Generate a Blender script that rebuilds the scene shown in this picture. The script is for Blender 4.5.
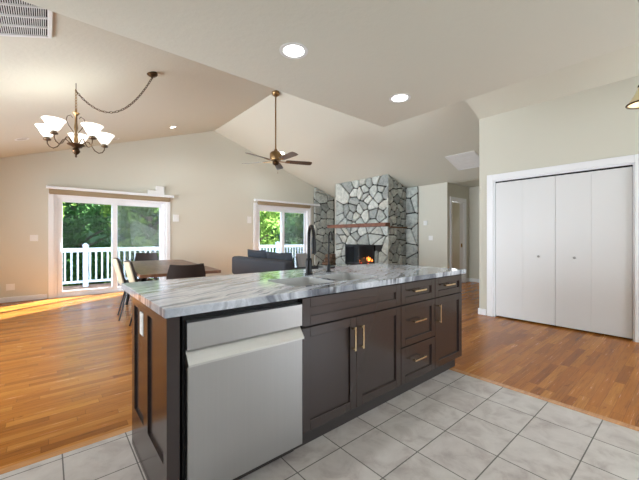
import bpy, bmesh, math, random
from mathutils import Vector, Matrix, Quaternion
random.seed(7)
PI = math.pi
S = bpy.context.scene
COL = S.collection
for o in list(bpy.data.objects): bpy.data.objects.remove(o)

# ------------------------------------------------------------------ camera
YAW = math.radians(49.8)
cam_d = bpy.data.cameras.new('camera'); cam = bpy.data.objects.new('camera', cam_d); COL.objects.link(cam)
cam.location = (0, 0, 1.2); cam.rotation_euler = (PI/2, 0, YAW - PI/2)
cam_d.sensor_width = 36; cam_d.lens = 322/639*36; cam_d.shift_y = -2/639; cam_d.clip_start = .05
S.camera = cam
# ------------------------------------------------------------------ world
W = bpy.data.worlds.new('world'); S.world = W; W.use_nodes = True
wn = W.node_tree.nodes; wl = W.node_tree.links
bg = wn['Background']
sky = wn.new('ShaderNodeTexSky'); sky.sky_type = 'NISHITA'; sky.sun_disc = False
sky.sun_elevation = math.radians(24); sky.sun_rotation = math.radians(65); sky.air_density = 1.0; sky.dust_density = 2.0
wl.new(sky.outputs[0], bg.inputs[0]); bg.inputs[1].default_value = .85
# ------------------------------------------------------------------ sun
sd = bpy.data.lights.new('sun', 'SUN'); sd.energy = 75; sd.angle = math.radians(.6); sd.color = (.97, .99, 1)
sun = bpy.data.objects.new('sun', sd); COL.objects.link(sun)
SUN_EL = 24
el = math.radians(SUN_EL)
tow = Vector((.819*math.cos(el), .574*math.cos(el), math.sin(el)))
sun.rotation_euler = tow.to_track_quat('Z', 'Y').to_euler(); sun.location = (12, 14, 9)
# ------------------------------------------------------------------ large area lights (added fill out of view, no windows behind them)
def area(name, loc, target, sx, sy, e, col=(1, 1, 1), spread=180):
    d = bpy.data.lights.new(name, 'AREA'); d.shape = 'RECTANGLE'; d.size = sx; d.size_y = sy; d.energy = e; d.color = col
    d.spread = math.radians(spread)
    o = bpy.data.objects.new(name, d); COL.objects.link(o); o.location = loc
    o.rotation_euler = (Vector(target)-Vector(loc)).to_track_quat('-Z', 'Y').to_euler(); return o
area('kitchen_fill_light', (1.0, -2.42, 1.55), (1.0, 3, 1.5), 3.0, 1.5, 33, (.93, .97, 1))  # added fill behind the camera, stands in for an assumed window
area('side_fill_light', (-2.1, 4.3, 1.25), (7.5, 5.3, 2.1), 3.0, 1.6, 125, (.93, .97, 1), 125)  # added fill from the left wall for dining and living areas
area('living_fill_light', (-2.1, 6.6, 1.3), (7.5, 5.9, 2.6), 2.2, 1.6, 48, (.88, .95, 1), 75)  # narrow cool fill added to brighten the living area and offset orange bounce
area('entry_fill_light', (4.1, -2.42, 1.3), (4.7, 3.6, 2.6), 1.5, 1.9, 80, (.95, .98, 1))  # added fill for the right slope and foyer, no window there
area('bedroom_fill_light', (10.1, 5.6, 1.4), (8.6, 5.2, 1.2), 1.0, 1.2, 16, (1, .97, .92))  # added light so the room past the hall is not black
S.view_settings.view_transform = 'Standard'; S.view_settings.look = 'None'
S.view_settings.use_white_balance = True; S.view_settings.white_balance_temperature = 6050; S.view_settings.white_balance_tint = 8
S.view_settings.exposure = 0.35; S.view_settings.gamma = 1; S.view_settings.use_curve_mapping = False

# ================================================================== helpers
def lin(c):
    f = lambda v: v/12.92 if v <= .04045 else ((v+.055)/1.055)**2.4
    return tuple(f(x/255) for x in c) + (1,)
class NT:
    def __init__(s, name):
        s.m = bpy.data.materials.new(name); s.m.use_nodes = True; s.t = s.m.node_tree; s.b = s.t.nodes['Principled BSDF']; s.out = s.t.nodes['Material Output']
    def n(s, typ, **k):
        nd = s.t.nodes.new('ShaderNode'+typ)
        for a, v in k.items(): setattr(nd, a, v)
        return nd
    def l(s, a, b): s.t.links.new(a, b)
    def val(s, sock, v):
        if isinstance(v, (int, float, tuple)): sock.default_value = v
        else: s.l(v, sock)
    def math(s, op, a, b=0.0, c=0.0):
        nd = s.n('Math', operation=op); s.val(nd.inputs[0], a); s.val(nd.inputs[1], b); s.val(nd.inputs[2], c); return nd.outputs[0]
    def xyz(s):
        c = s.n('TexCoord'); p = s.n('SeparateXYZ'); s.l(c.outputs['Object'], p.inputs[0]); return c.outputs['Object'], p.outputs
    def comb(s, x, y, z=0.0):
        c = s.n('CombineXYZ'); s.val(c.inputs[0], x); s.val(c.inputs[1], y); s.val(c.inputs[2], z); return c.outputs[0]
    def noise(s, vec, scale, detail=4, rough=.55, dist=0.0):
        n = s.n('TexNoise'); s.l(vec, n.inputs['Vector']); n.inputs['Scale'].default_value = scale; n.inputs['Detail'].default_value = detail
        n.inputs['Roughness'].default_value = rough; n.inputs['Distortion'].default_value = dist; return n.outputs[0]
    def white(s, vec):
        n = s.n('TexWhiteNoise', noise_dimensions='3D'); s.l(vec, n.inputs['Vector']); return n.outputs['Value']
    def ramp(s, f, stops, interp='LINEAR'):
        r = s.n('ValToRGB'); s.l(f, r.inputs[0]); cr = r.color_ramp; cr.interpolation = interp
        while len(cr.elements) < len(stops): cr.elements.new(.5)
        for e, (p, c) in zip(cr.elements, stops): e.position = p; e.color = c if len(c) == 4 else lin(c)
        return r.outputs[0]
    def mix(s, f, a, b, mode='MIX'):
        m = s.n('MixRGB', blend_type=mode); s.val(m.inputs[0], f); s.val(m.inputs[1], a); s.val(m.inputs[2], b); return m.outputs[0]
    def bump(s, h, strength=.3, dist=.01):
        b = s.n('Bump'); b.inputs['Strength'].default_value = strength; b.inputs['Distance'].default_value = dist; s.l(h, b.inputs['Height']); s.l(b.outputs[0], s.b.inputs['Normal'])
    def set(s, **k):
        for a, v in k.items():
            s.val(s.b.inputs[{'col': 'Base Color', 'rough': 'Roughness', 'metal': 'Metallic', 'coat': 'Coat Weight', 'crough': 'Coat Roughness', 'sub': 'Sheen Weight', 'spec': 'Specular IOR Level', 'ecol': 'Emission Color', 'estr': 'Emission Strength', 'trans': 'Transmission Weight'}[a]], v)
        return s.m
def simple(name, rgb, rough=.5, metal=0.0, var=.06, scale=8, **k):
    t = NT(name); vec, _ = t.xyz(); n = t.noise(vec, scale)
    c = lin(rgb); dk = tuple(v*(1-var*2) for v in c[:3])+(1,)
    return t.set(col=t.mix(n, dk, c), rough=rough, metal=metal, **k)
def mat_paint(name, rgb, rough=.6, bump=.15, sc=60):
    t = NT(name); vec, _ = t.xyz(); c = lin(rgb); n = t.noise(vec, sc, 3)
    t.bump(n, bump, .004); return t.set(col=t.mix(t.noise(vec, 1.3), tuple(v*.975 for v in c[:3])+(1,), c), rough=rough)
def mat_wood_floor():
    t = NT('oak_strip_floor'); vec, p = t.xyz(); w = .066
    row = t.math('FLOOR', t.math('DIVIDE', p[1], w))
    off = t.math('MULTIPLY', t.white(t.comb(row, 3.3)), 3.7)
    xs = t.math('ADD', p[0], off)
    L = t.math('ADD', .42, t.math('MULTIPLY', t.white(t.comb(row, 9.1)), .5))
    xd = t.math('DIVIDE', xs, L); cell = t.math('FLOOR', xd)
    rnd = t.white(t.comb(row, cell, 1.7))
    base = t.ramp(rnd, [(0, (148, 90, 32)), (.25, (168, 104, 38)), (.55, (176, 112, 43)), (.85, (188, 125, 53)), (1, (140, 82, 28))])
    gv = t.comb(t.math('ADD', t.math('MULTIPLY', p[0], 2.2), t.math('MULTIPLY', rnd, 37)), t.math('MULTIPLY', p[1], 38), rnd)
    g = t.noise(gv, 1.6, 6, .65, .4)
    gr = t.ramp(g, [(.30, (.34, .27, .20, 1)), (.44, (.82, .79, .74, 1)), (.68, (1.08, 1.07, 1.04, 1))])
    c = t.mix(.75, base, gr, 'MULTIPLY')
    k = t.noise(t.comb(t.math('MULTIPLY', p[0], 3.2), t.math('MULTIPLY', p[1], 17)), 1.4, 3, .6, .6)
    kn = t.ramp(k, [(.66, (1, 1, 1, 1)), (.74, (.45, .33, .24, 1))])
    c = t.mix(.8, c, kn, 'MULTIPLY')
    fy = t.math('FRACT', t.math('DIVIDE', p[1], w)); fx = t.math('MULTIPLY', t.math('FRACT', xd), L)
    gap = t.math('MAXIMUM', t.math('LESS_THAN', fy, .028), t.math('LESS_THAN', fx, .0025))
    c = t.mix(t.math('MULTIPLY', gap, .6), c, lin((70, 42, 20)))
    t.bump(t.math('SUBTRACT', t.math('MULTIPLY', g, .25), gap), .03, .002)
    return t.set(col=c, rough=t.math('ADD', .17, t.math('MULTIPLY', g, .16)), coat=0.0, crough=.12, spec=.2)
def mat_tile():
    t = NT('grey_ceramic_tile'); vec, p = t.xyz(); w = .3045
    fx = t.math('DIVIDE', t.math('SUBTRACT', p[0], .063), w); fy = t.math('DIVIDE', t.math('SUBTRACT', p[1], .4165), w)
    def edge(f):
        q = t.math('FRACT', t.math('ADD', f, 100.0)); return t.math('MINIMUM', q, t.math('SUBTRACT', 1.0, q))
    e = t.math('MINIMUM', edge(fx), edge(fy)); gap = t.math('LESS_THAN', e, .0105)
    rnd = t.white(t.comb(t.math('FLOOR', fx), t.math('FLOOR', fy)))
    v2 = t.n('VectorMath', operation='ADD'); t.l(vec, v2.inputs[0]); t.l(t.comb(t.math('MULTIPLY', rnd, 9), t.math('MULTIPLY', rnd, 5)), v2.inputs[1])
    n = t.noise(v2.outputs[0], 6.5, 6, .62, .5)
    c = t.ramp(n, [(.28, (162, 152, 147)), (.43, (184, 177, 171)), (.50, (194, 188, 182)), (.66, (204, 199, 193))])
    c = t.mix(t.math('MULTIPLY', rnd, .18), c, lin((176, 160, 158)))
    c = t.mix(gap, c, lin((104, 100, 95)))
    t.bump(t.math('SUBTRACT', t.math('MULTIPLY', n, .3), gap), .3, .003)
    return t.set(col=c, rough=t.math('ADD', .32, t.math('MULTIPLY', gap, .4)))
def mat_marble():
    t = NT('veined_white_marble'); vec, p = t.xyz()
    def rot(deg):
        a = math.radians(deg); return (t.math('ADD', t.math('MULTIPLY', p[0], math.cos(a)), t.math('MULTIPLY', p[1], math.sin(a))), t.math('SUBTRACT', t.math('MULTIPLY', p[1], math.cos(a)), t.math('MULTIPLY', p[0], math.sin(a))))
    u, v = rot(22)
    wob = t.math('MULTIPLY', t.math('SUBTRACT', t.noise(vec, 2.2, 3), .5), .22)
    v = t.math('ADD', v, wob)
    n = t.noise(t.comb(t.math('MULTIPLY', u, .7), t.math('MULTIPLY', v, 6.5)), 1.2, 5, .6, .25)
    c = t.ramp(n, [(.30, (92, 96, 106)), (.40, (128, 132, 142)), (.46, (186, 191, 200)), (.54, (212, 216, 224)), (.585, (140, 144, 154)), (.63, (200, 204, 212)), (.72, (220, 223, 229))])
    st = t.noise(t.comb(t.math('MULTIPLY', u, 1.6), t.math('MULTIPLY', v, 52)), 1.0, 4, .6, .3)
    c = t.mix(.38, c, t.ramp(st, [(.36, (.62, .63, .66, 1)), (.52, (1, 1, 1, 1))]), 'MULTIPLY')
    q, r_ = rot(47)
    q = t.math('ADD', q, wob)
    m = t.noise(t.comb(t.math('MULTIPLY', q, 1.0), t.math('MULTIPLY', r_, 3.4), 2.0), 1.3, 6, .62, .8)
    d = t.math('ABSOLUTE', t.math('SUBTRACT', m, .5))
    vein = t.ramp(d, [(0, (1, 1, 1, 1)), (.010, (.8, .8, .8, 1)), (.028, (0, 0, 0, 1))])
    gate = t.ramp(t.noise(vec, 2.4, 2), [(.50, (0, 0, 0, 1)), (.58, (.9, .9, .9, 1))])
    xg = t.math('MULTIPLY', t.math('GREATER_THAN', p[0], .95), 1.0)
    c = t.mix(.5, c, t.ramp(t.noise(vec, 70, 4, .7), [(.35, (.72, .73, .75, 1)), (.6, (1.04, 1.04, 1.04, 1))]), 'MULTIPLY')
    c = t.mix(t.math('MULTIPLY', t.math('MULTIPLY', vein, gate), xg), c, lin((52, 53, 60)))
    return t.set(col=c, rough=.09, spec=.5)
def mat_steel(name='brushed_steel', rgb=(178, 178, 178), axis=2, rough=.33):
    t = NT(name); vec, p = t.xyz(); sc = [140, 140, 140]; sc[axis] = 1.2
    g = t.comb(*[t.math('MULTIPLY', p[i], sc[i]) for i in range(3)]); n = t.noise(g, 1, 3)
    t.bump(n, .05, .001); c = lin(rgb)
    return t.set(col=t.mix(n, tuple(x*.93 for x in c[:3])+(1,), c), rough=rough, metal=1.0)
def mat_wood(name, a, b, sx=3, sy=30, rough=.35, coat=0.0):
    t = NT(name); vec, p = t.xyz(); g = t.noise(t.comb(t.math('MULTIPLY', p[0], sx), t.math('MULTIPLY', p[1], sy), t.math('MULTIPLY', p[2], sy)), 1, 6, .65, .6)
    return t.set(col=t.ramp(g, [(.3, a), (.7, b)]), rough=rough, coat=coat)
def mat_stone():
    t = NT('grey_fieldstone'); vec, p = t.xyz(); a = t.n('Attribute', attribute_name='tone'); 
    n = t.noise(vec, 9, 8, .7, .4); n2 = t.noise(vec, 3.1, 3)
    c = t.ramp(a.outputs['Fac'], [(0, (146, 150, 148)), (.35, (176, 180, 176)), (.7, (204, 207, 202)), (1, (184, 184, 176))])
    c = t.mix(.75, c, t.ramp(n, [(.32, (.42, .44, .44, 1)), (.5, (.9, .91, .89, 1)), (.68, (1.25, 1.25, 1.2, 1))]), 'MULTIPLY')
    t.bump(n, .6, .03); return t.set(col=c, rough=.85)
def mat_glass():
    t = NT('window_glass'); tr = t.n('BsdfTransparent'); tr.inputs[0].default_value = (.97, .985, .98, 1); gl = t.n('BsdfGlossy'); gl.inputs['Roughness'].default_value = .01
    f = t.n('Fresnel'); f.inputs[0].default_value = 1.16; m = t.n('MixShader'); t.l(f.outputs[0], m.inputs[0]); t.l(tr.outputs[0], m.inputs[1]); t.l(gl.outputs[0], m.inputs[2]); t.l(m.outputs[0], t.out.inputs[0]); return t.m
def mat_screen():
    t = NT('insect_screen_mesh'); tr = t.n('BsdfTransparent'); df = t.n('BsdfDiffuse'); df.inputs[0].default_value = lin((100, 102, 106))
    m = t.n('MixShader'); m.inputs[0].default_value = .24; t.l(tr.outputs[0], m.inputs[1]); t.l(df.outputs[0], m.inputs[2]); t.l(m.outputs[0], t.out.inputs[0]); return t.m
def mat_emit(name, rgb, st):
    t = NT(name); vec, _ = t.xyz(); return t.set(col=lin(rgb), ecol=t.mix(t.noise(vec, 5), lin(rgb), tuple(x*.96 for x in lin(rgb)[:3])+(1,)), estr=st, rough=.4)
def mat_leaf(name, a, b):
    t = NT(name); vec, p = t.xyz(); n = t.noise(vec, 2.1, 3); n3 = t.white(vec)
    c = t.ramp(n, [(.3, a), (.7, b)])
    df = t.n('BsdfDiffuse'); tl = t.n('BsdfTranslucent'); t.l(c, df.inputs[0]); t.l(c, tl.inputs[0]); m = t.n('MixShader'); m.inputs[0].default_value = .55
    t.l(df.outputs[0], m.inputs[1]); t.l(tl.outputs[0], m.inputs[2]); t.l(m.outputs[0], t.out.inputs[0]); return t.m
M = dict(
    wall=mat_paint('greige_wall_paint', (210, 207, 193)), ceil=mat_paint('white_textured_ceiling', (216, 214, 200), .7, .5, 26),
    trim=mat_paint('white_trim_paint', (238, 239, 242), .35, .03), doorw=mat_paint('white_door_paint', (222, 222, 222), .4, .03),
    wood=mat_wood_floor(), tile=mat_tile(), marble=mat_marble(), steel=mat_steel(), bowl=simple('grey_sink_bowl', (176, 176, 174), .45, .25, .02), steelh=mat_steel('brushed_steel_bowl', (205, 205, 202), 0, .38),
    border=mat_wood('oak_border_board', (168, 112, 62), (204, 150, 92), 4, 40, .25, .3),
    cab=simple('charcoal_brown_cabinet_paint', (50, 40, 38), .26, 0.0, .03, 3, coat=.25, crough=.12, spec=.4), kick=simple('dark_toe_kick', (46, 40, 38), .5),
    seam=simple('black_shadow_gap_liner', (18, 17, 17), .8), gold=simple('champagne_brass', (222, 200, 160), .25, 1.0),
    black=simple('matte_black_metal', (28, 28, 30), .35, .6), white=simple('white_plastic', (240, 240, 238), .4), vinyl=simple('white_vinyl_frame', (240, 242, 246), .35, 0.0, .02),
    glass=mat_glass(), screen=mat_screen(), stone=mat_stone(), mortar=simple('dark_mortar', (46, 46, 46), .95, 0.0, .2, 20),
    mantel=mat_wood('reddish_live_edge_wood', (76, 46, 34), (136, 88, 68), 22, 3, .55), bark=mat_wood('firewood_bark', (66, 48, 36), (130, 100, 76), 10, 10, .9),
    cutw=simple('split_wood_end', (132, 110, 90), .8), soot=simple('soot_black_firebox', (22, 20, 20), .9), flame=mat_emit('orange_flame', (255, 135, 50), 3.2), ember=mat_emit('red_embers', (240, 70, 20), 1.6),
    bronze=simple('aged_bronze', (92, 74, 54), .35, .9, .15), brass=simple('antique_brass', (158, 128, 88), .3, .95, .12), shade=mat_emit('glowing_alabaster_glass', (255, 249, 238), 1.0),
    lamp=mat_emit('recessed_lamp_lens', (255, 250, 240), 9.0), offlamp=simple('unlit_lamp_lens', (200, 198, 190), .5), walnut=mat_wood('walnut_table_top', (92, 60, 42), (140, 98, 70), 14, 3, .38, 0.0),
    darkleather=simple('dark_brown_leather', (52, 44, 42), .45, 0.0, .1, 30), beige=simple('beige_leather', (176, 162, 138), .5, 0.0, .05, 20),
    sofa=simple('charcoal_sofa_fabric', (58, 60, 66), .9, 0.0, .12, 60), sofap=simple('slate_cushion_fabric', (48, 52, 60), .9, 0.0, .12, 60), greyp=simple('light_grey_cushion_fabric', (166, 166, 168), .9, 0.0, .05, 60),
    bladed=mat_wood('dark_fan_blade_wood', (60, 46, 38), (92, 72, 58), 12, 12, .3), valance=mat_wood('tan_blind_fabric', (142, 124, 96), (166, 148, 118), 3, 60, .8),
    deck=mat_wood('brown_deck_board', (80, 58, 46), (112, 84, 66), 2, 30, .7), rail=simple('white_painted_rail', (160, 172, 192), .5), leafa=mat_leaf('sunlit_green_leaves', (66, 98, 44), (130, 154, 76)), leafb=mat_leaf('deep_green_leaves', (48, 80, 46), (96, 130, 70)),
    trunk=simple('grey_brown_bark', (96, 82, 68), .9, 0.0, .2, 12), grass=simple('lawn_grass', (56, 84, 40), .95, 0.0, .2, 3),
    ext=mat_paint('exterior_white_siding', (222, 222, 220)), amber=simple('amber_glass_shade', (238, 220, 176), .3), rim=simple('brown_shade_rim', (74, 56, 36), .4))

def obj(name, bm, mat, parent=None, smooth=False, loc=None, rot=None, label=None):
    me = bpy.data.meshes.new(name); bmesh.ops.recalc_face_normals(bm, faces=bm.faces); bm.to_mesh(me); bm.free()
    mats = mat if isinstance(mat, (list, tuple)) else [mat]
    for q in mats: me.materials.append(M[q])
    if smooth:
        for p in me.polygons: p.use_smooth = True
        try: me.set_sharp_from_angle(angle=math.radians(38))
        except Exception: pass
    o = bpy.data.objects.new(name, me); COL.objects.link(o)
    if parent: o.parent = parent
    if loc: o.location = loc
    if rot: o.rotation_euler = rot
    if label: o['label'] = label
    return o
def tag(o, label, cat, group=None, kind=None):
    o['label'] = label; o['category'] = cat
    if group: o['group'] = group
    if kind: o['kind'] = kind
    return o
def thing(name, label, cat, loc=(0, 0, 0), rz=0, group=None, rot=None):
    o = bpy.data.objects.new(name, None); COL.objects.link(o); o.empty_display_size = .1; o.location = loc; o.rotation_euler = rot or (0, 0, rz); return tag(o, label, cat, group)
def struct(o, label, cat): return tag(o, label, cat, kind='structure')
def copy_tree(o, parent=None):
    c = o.copy(); COL.objects.link(c); c.parent = parent
    for ch in list(o.children): copy_tree(ch, c)
    return c
def B(): return bmesh.new()
def box(bm, x0, x1, y0, y1, z0, z1, bev=0, mi=0, seg=1, mat=None):
    r = bmesh.ops.create_cube(bm, size=1); vs = r['verts']
    for v in vs: v.co = Vector(((x0+x1)/2+v.co.x*(x1-x0), (y0+y1)/2+v.co.y*(y1-y0), (z0+z1)/2+v.co.z*(z1-z0)))
    if bev:
        es = list({e for v in vs for e in v.link_edges})
        rr = bmesh.ops.bevel(bm, geom=es, offset=bev, segments=seg, affect='EDGES', profile=.5)
        vs = [v for v in rr['verts']] + [v for v in vs if v.is_valid]
        vs = list({v for v in vs if v.is_valid})
    fs = {f for v in vs for f in v.link_faces}
    for f in fs: f.material_index = mi
    if mat is not None: bmesh.ops.transform(bm, matrix=mat, verts=list({v for f in fs for v in f.verts}))
    return fs
def prism(bm, pts, axis, a, b, mi=0):
    """extrude a 2D polygon along axis ('x': pts are (y,z), 'y': pts are (x,z), 'z': pts are (x,y))"""
    def P(p, t): return {'x': (t, p[0], p[1]), 'y': (p[0], t, p[1]), 'z': (p[0], p[1], t)}[axis]
    A = [bm.verts.new(P(p, a)) for p in pts]; C = [bm.verts.new(P(p, b)) for p in pts]
    fs = [bm.faces.new(A), bm.faces.new(C[::-1])]
    for i in range(len(pts)): j = (i+1) % len(pts); fs.append(bm.faces.new((A[i], A[j], C[j], C[i])))
    for f in fs: f.material_index = mi
def tube(bm, pts, r, seg=8, cap=True, closed=False):
    pts = [Vector(p) for p in pts]; n = len(pts); rings = []; up = None
    rad = r if isinstance(r, (list, tuple)) else [r]*n
    for i, p in enumerate(pts):
        if closed: d = pts[(i+1) % n]-pts[i-1]
        else: d = (pts[min(i+1, n-1)]-pts[max(i-1, 0)])
        d.normalize()
        if up is None: up = d.orthogonal().normalized()
        else: up = (up-d*up.dot(d)); up = up.normalized() if up.length > 1e-6 else d.orthogonal().normalized()
        s = d.cross(up)
        rings.append([bm.verts.new(p+(up*math.cos(2*PI*k/seg)+s*math.sin(2*PI*k/seg))*rad[i]) for k in range(seg)])
    for i in range(n if closed else n-1):
        A, C = rings[i], rings[(i+1) % n]
        for k in range(seg): bm.faces.new((A[k], A[(k+1) % seg], C[(k+1) % seg], C[k]))
    if cap and not closed: bm.faces.new(rings[0][::-1]); bm.faces.new(rings[-1])
def lathe(bm, prof, c=(0, 0, 0), seg=20, mi=0, cap=True):
    rings = []
    for r, z in prof: rings.append([bm.verts.new((c[0]+max(r, .0004)*math.cos(2*PI*k/seg), c[1]+max(r, .0004)*math.sin(2*PI*k/seg), c[2]+z)) for k in range(seg)])
    for A, C in zip(rings, rings[1:]):
        for k in range(seg): f = bm.faces.new((A[k], A[(k+1) % seg], C[(k+1) % seg], C[k])); f.material_index = mi
    if cap:
        for R in (rings[0], rings[-1]): f = bm.faces.new(R); f.material_index = mi

# ================================================================== room shell
RX, RZ, KL, KR = 3.39, 4.05, .338, .333          # ridge position, height and the two pitches
def zl(x): return RZ-KL*(RX-x)
def zr(x): return RZ-KR*(x-RX)
XW, YB, YF, XR = -2.2, -2.55, 8.35, 7.72
# floors
bm = B(); box(bm, 2.862, 10.3, YB, 2.29, -.1, 0); box(bm, XW, 10.3, 2.345, 8.5, -.1, 0)
box(bm, 2.862, 10.3, 2.29, 2.345, -.1, 0)
struct(obj('floor', bm, 'wood'), 'glossy orange-brown oak strip floor around the island', 'floor')
bm = B(); box(bm, XW, 2.80, YB, 2.29, -.1, 0)
struct(obj('floor_tiles', bm, 'tile'), 'pale grey square ceramic tile floor in front of the island', 'floor')
bm = B(); box(bm, 2.80, 2.862, YB, 2.345, -.1, .0008); box(bm, XW, 2.80, 2.29, 2.345, -.1, .0008)
struct(obj('trim_1', bm, 'border'), 'oak border board edging the tile floor', 'floor trim')
# far gable wall with the two patio door openings
D1 = (.10, 2.20, 2.07); D2 = (4.64, 6.60, 2.14)
bm = B()
def gable_col(bm, x0, x1, z0, y0=YF, y1=YF+.15):
    xs = [x0]+([RX] if x0 < RX < x1 else [])+[x1]
    top = [(x, (zl(x) if x <= RX else zr(x))+.05) for x in xs]
    prism(bm, [(x0, z0), (x1, z0)]+top[::-1], 'y', y0, y1)
gable_col(bm, XW-.12, D1[0], 0); gable_col(bm, D1[0], D1[1], D1[2]); gable_col(bm, D1[1], D2[0], 0); gable_col(bm, D2[0], D2[1], D2[2]); gable_col(bm, D2[1], XR+.12, 0)
struct(obj('wall_far', bm, 'wall'), 'greige gable wall holding the two patio doors', 'wall')
bm = B(); prism(bm, [(YB, 0), (YF, 0), (YF, zl(XW)+.02), (2.29, zl(XW)+.02), (2.29, 2.46), (YB, 2.46)], 'x', XW-.12, XW)
struct(obj('wall_left', bm, 'wall'), 'greige side wall left of the dining area', 'wall')
bm = B(); box(bm, XW-.12, 5.2, YB-.12, YB, 0, 4.1)
struct(obj('wall_back', bm, 'wall'), 'greige kitchen wall behind the camera', 'wall')
bm = B(); box(bm, XR, XR+.12, 4.13, YF, 0, zr(XR)+.02)
struct(obj('wall_right', bm, 'wall'), 'greige wall between stone chimney and hallway', 'wall')
bm = B(); DH = (7.93, 8.62, 2.17)
box(bm, XR+.12, DH[0], 4.13, 4.25, 0, 2.61); box(bm, DH[1], 8.96, 4.13, 4.25, 0, 2.61); box(bm, DH[0], DH[1], 4.13, 4.25, DH[2], 2.61)
struct(obj('wall_hall', bm, 'wall'), 'hallway wall with the narrow white cased doorway', 'wall')
bm = B(); box(bm, 8.9, 9.02, 2.13, 4.13, 0, 2.61)
struct(obj('wall_hall_end', bm, 'wall'), 'end wall of the short hallway', 'wall')
bm = B(); box(bm, 10.18, 10.3, 4.25, 6.7, 0, 2.61); box(bm, XR+.12, 10.18, 6.58, 6.7, 0, 2.61)
box(bm, 8.96, 10.18, 4.13, 4.25, 0, 2.61)
struct(obj('wall_bedroom', bm, 'wall'), 'beige wall of the dim room beyond the hallway door', 'wall')
CX = 5.2; CO = (.49, 2.04, 2.075)
bm = B(); box(bm, CX, CX+.12, CO[1], 2.25, 0, 3.07); box(bm, CX, CX+.12, CO[0], CO[1], CO[2], 3.07); box(bm, CX, CX+.12, YB, CO[0], 0, 3.07)
prism(bm, [(CX+.12, 0), (8.9, 0), (8.9, 2.6), (XR, 2.6), (6.33, 3.05), (CX+.12, 3.07)], 'y', 2.13, 2.25)
prism(bm, [(CX+.12, 2.99), (6.45, 2.99), (6.32, 3.05), (CX+.12, 3.07)], 'y', YB, 2.13)
box(bm, 5.9, 6.0, YB, 2.25, 0, 2.99)
for f in bm.faces: pass
struct(obj('wall_closet', bm, 'wall'), 'greige closet wall around the wide white bifold doors', 'wall')
# ceilings
bm = B(); prism(bm, [(XW-.12, zl(XW-.12)), (RX, RZ), (RX, RZ+.12), (XW-.12, zl(XW-.12)+.12)], 'y', 2.29, YF+.15)
prism(bm, [(2.87, zl(2.87)), (RX, RZ), (RX, RZ+.12), (2.87, zl(2.87)+.12)], 'y', YB-.12, 2.29)
struct(obj('ceiling', bm, 'ceil'), 'left slope of the vaulted ceiling above the dining area', 'ceiling')
bm = B(); prism(bm, [(RX, RZ), (XR, zr(XR)), (XR+.12, zr(XR)), (XR+.12, zr(XR)+.15), (RX, RZ+.12)], 'y', YB-.12, YF+.15)
struct(obj('ceiling', bm, 'ceil'), 'right slope of the vaulted ceiling above the living area', 'ceiling')
bm = B(); prism(bm, [(XW-.12, 2.44), (2.87, 2.44), (2.87, zl(2.87)), (-1.30, zl(-1.30)), (-1.38, 2.5), (XW-.12, 2.5)], 'y', YB-.12, 2.29)
struct(obj('ceiling', bm, 'ceil'), 'flat dropped ceiling over the kitchen with recessed lights', 'ceiling')
bm = B(); box(bm, XR+.12, 10.3, 2.13, 6.7, 2.6, 2.7)
struct(obj('ceiling', bm, 'ceil'), 'low flat ceiling of the hallway', 'ceiling')
bm = B(); prism(bm, [(2.872, 3.86), (CX, 3.07), (CX+.12, 3.07), (CX+.12, zr(CX+.12)-.002), (RX, RZ-.002), (2.872, zl(2.872)-.002)], 'y', YB, 2.25)
struct(obj('ceiling', bm, 'ceil'), 'sloped ceiling between the dropped kitchen ceiling and the closet wall', 'ceiling')
# baseboards
def bb(name, segs, label):
    bm = B()
    for s in segs: box(bm, *s, 0, .095, .004)
    struct(obj(name, bm, 'trim'), label, 'baseboard')
bb('baseboard_far', [(XW, D1[0]-.1, YF-.016, YF), (D1[1]+.1, D2[0]-.1, YF-.016, YF)], 'white baseboard along the gable wall')
bb('baseboard_left', [(XW, XW+.016, 2.4, YF-.02)], 'white baseboard on the left wall')
bb('baseboard_right', [(XR-.016, XR, 4.114, 4.9), (XR-.016, DH[0]-.1, 4.114, 4.13)], 'white baseboard below the thermostat wall')
bb('baseboard_hall', [(8.884, 8.9, 2.27, 4.13), (DH[1]+.1, 8.88, 4.114, 4.13)], 'white baseboard at the end of the hallway')
bb('baseboard_closet', [(CX-.016, CX, CO[1]+.1, 2.266), (CX, 8.9, 2.25, 2.266)], 'short white baseboard beside the closet casing')

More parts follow.
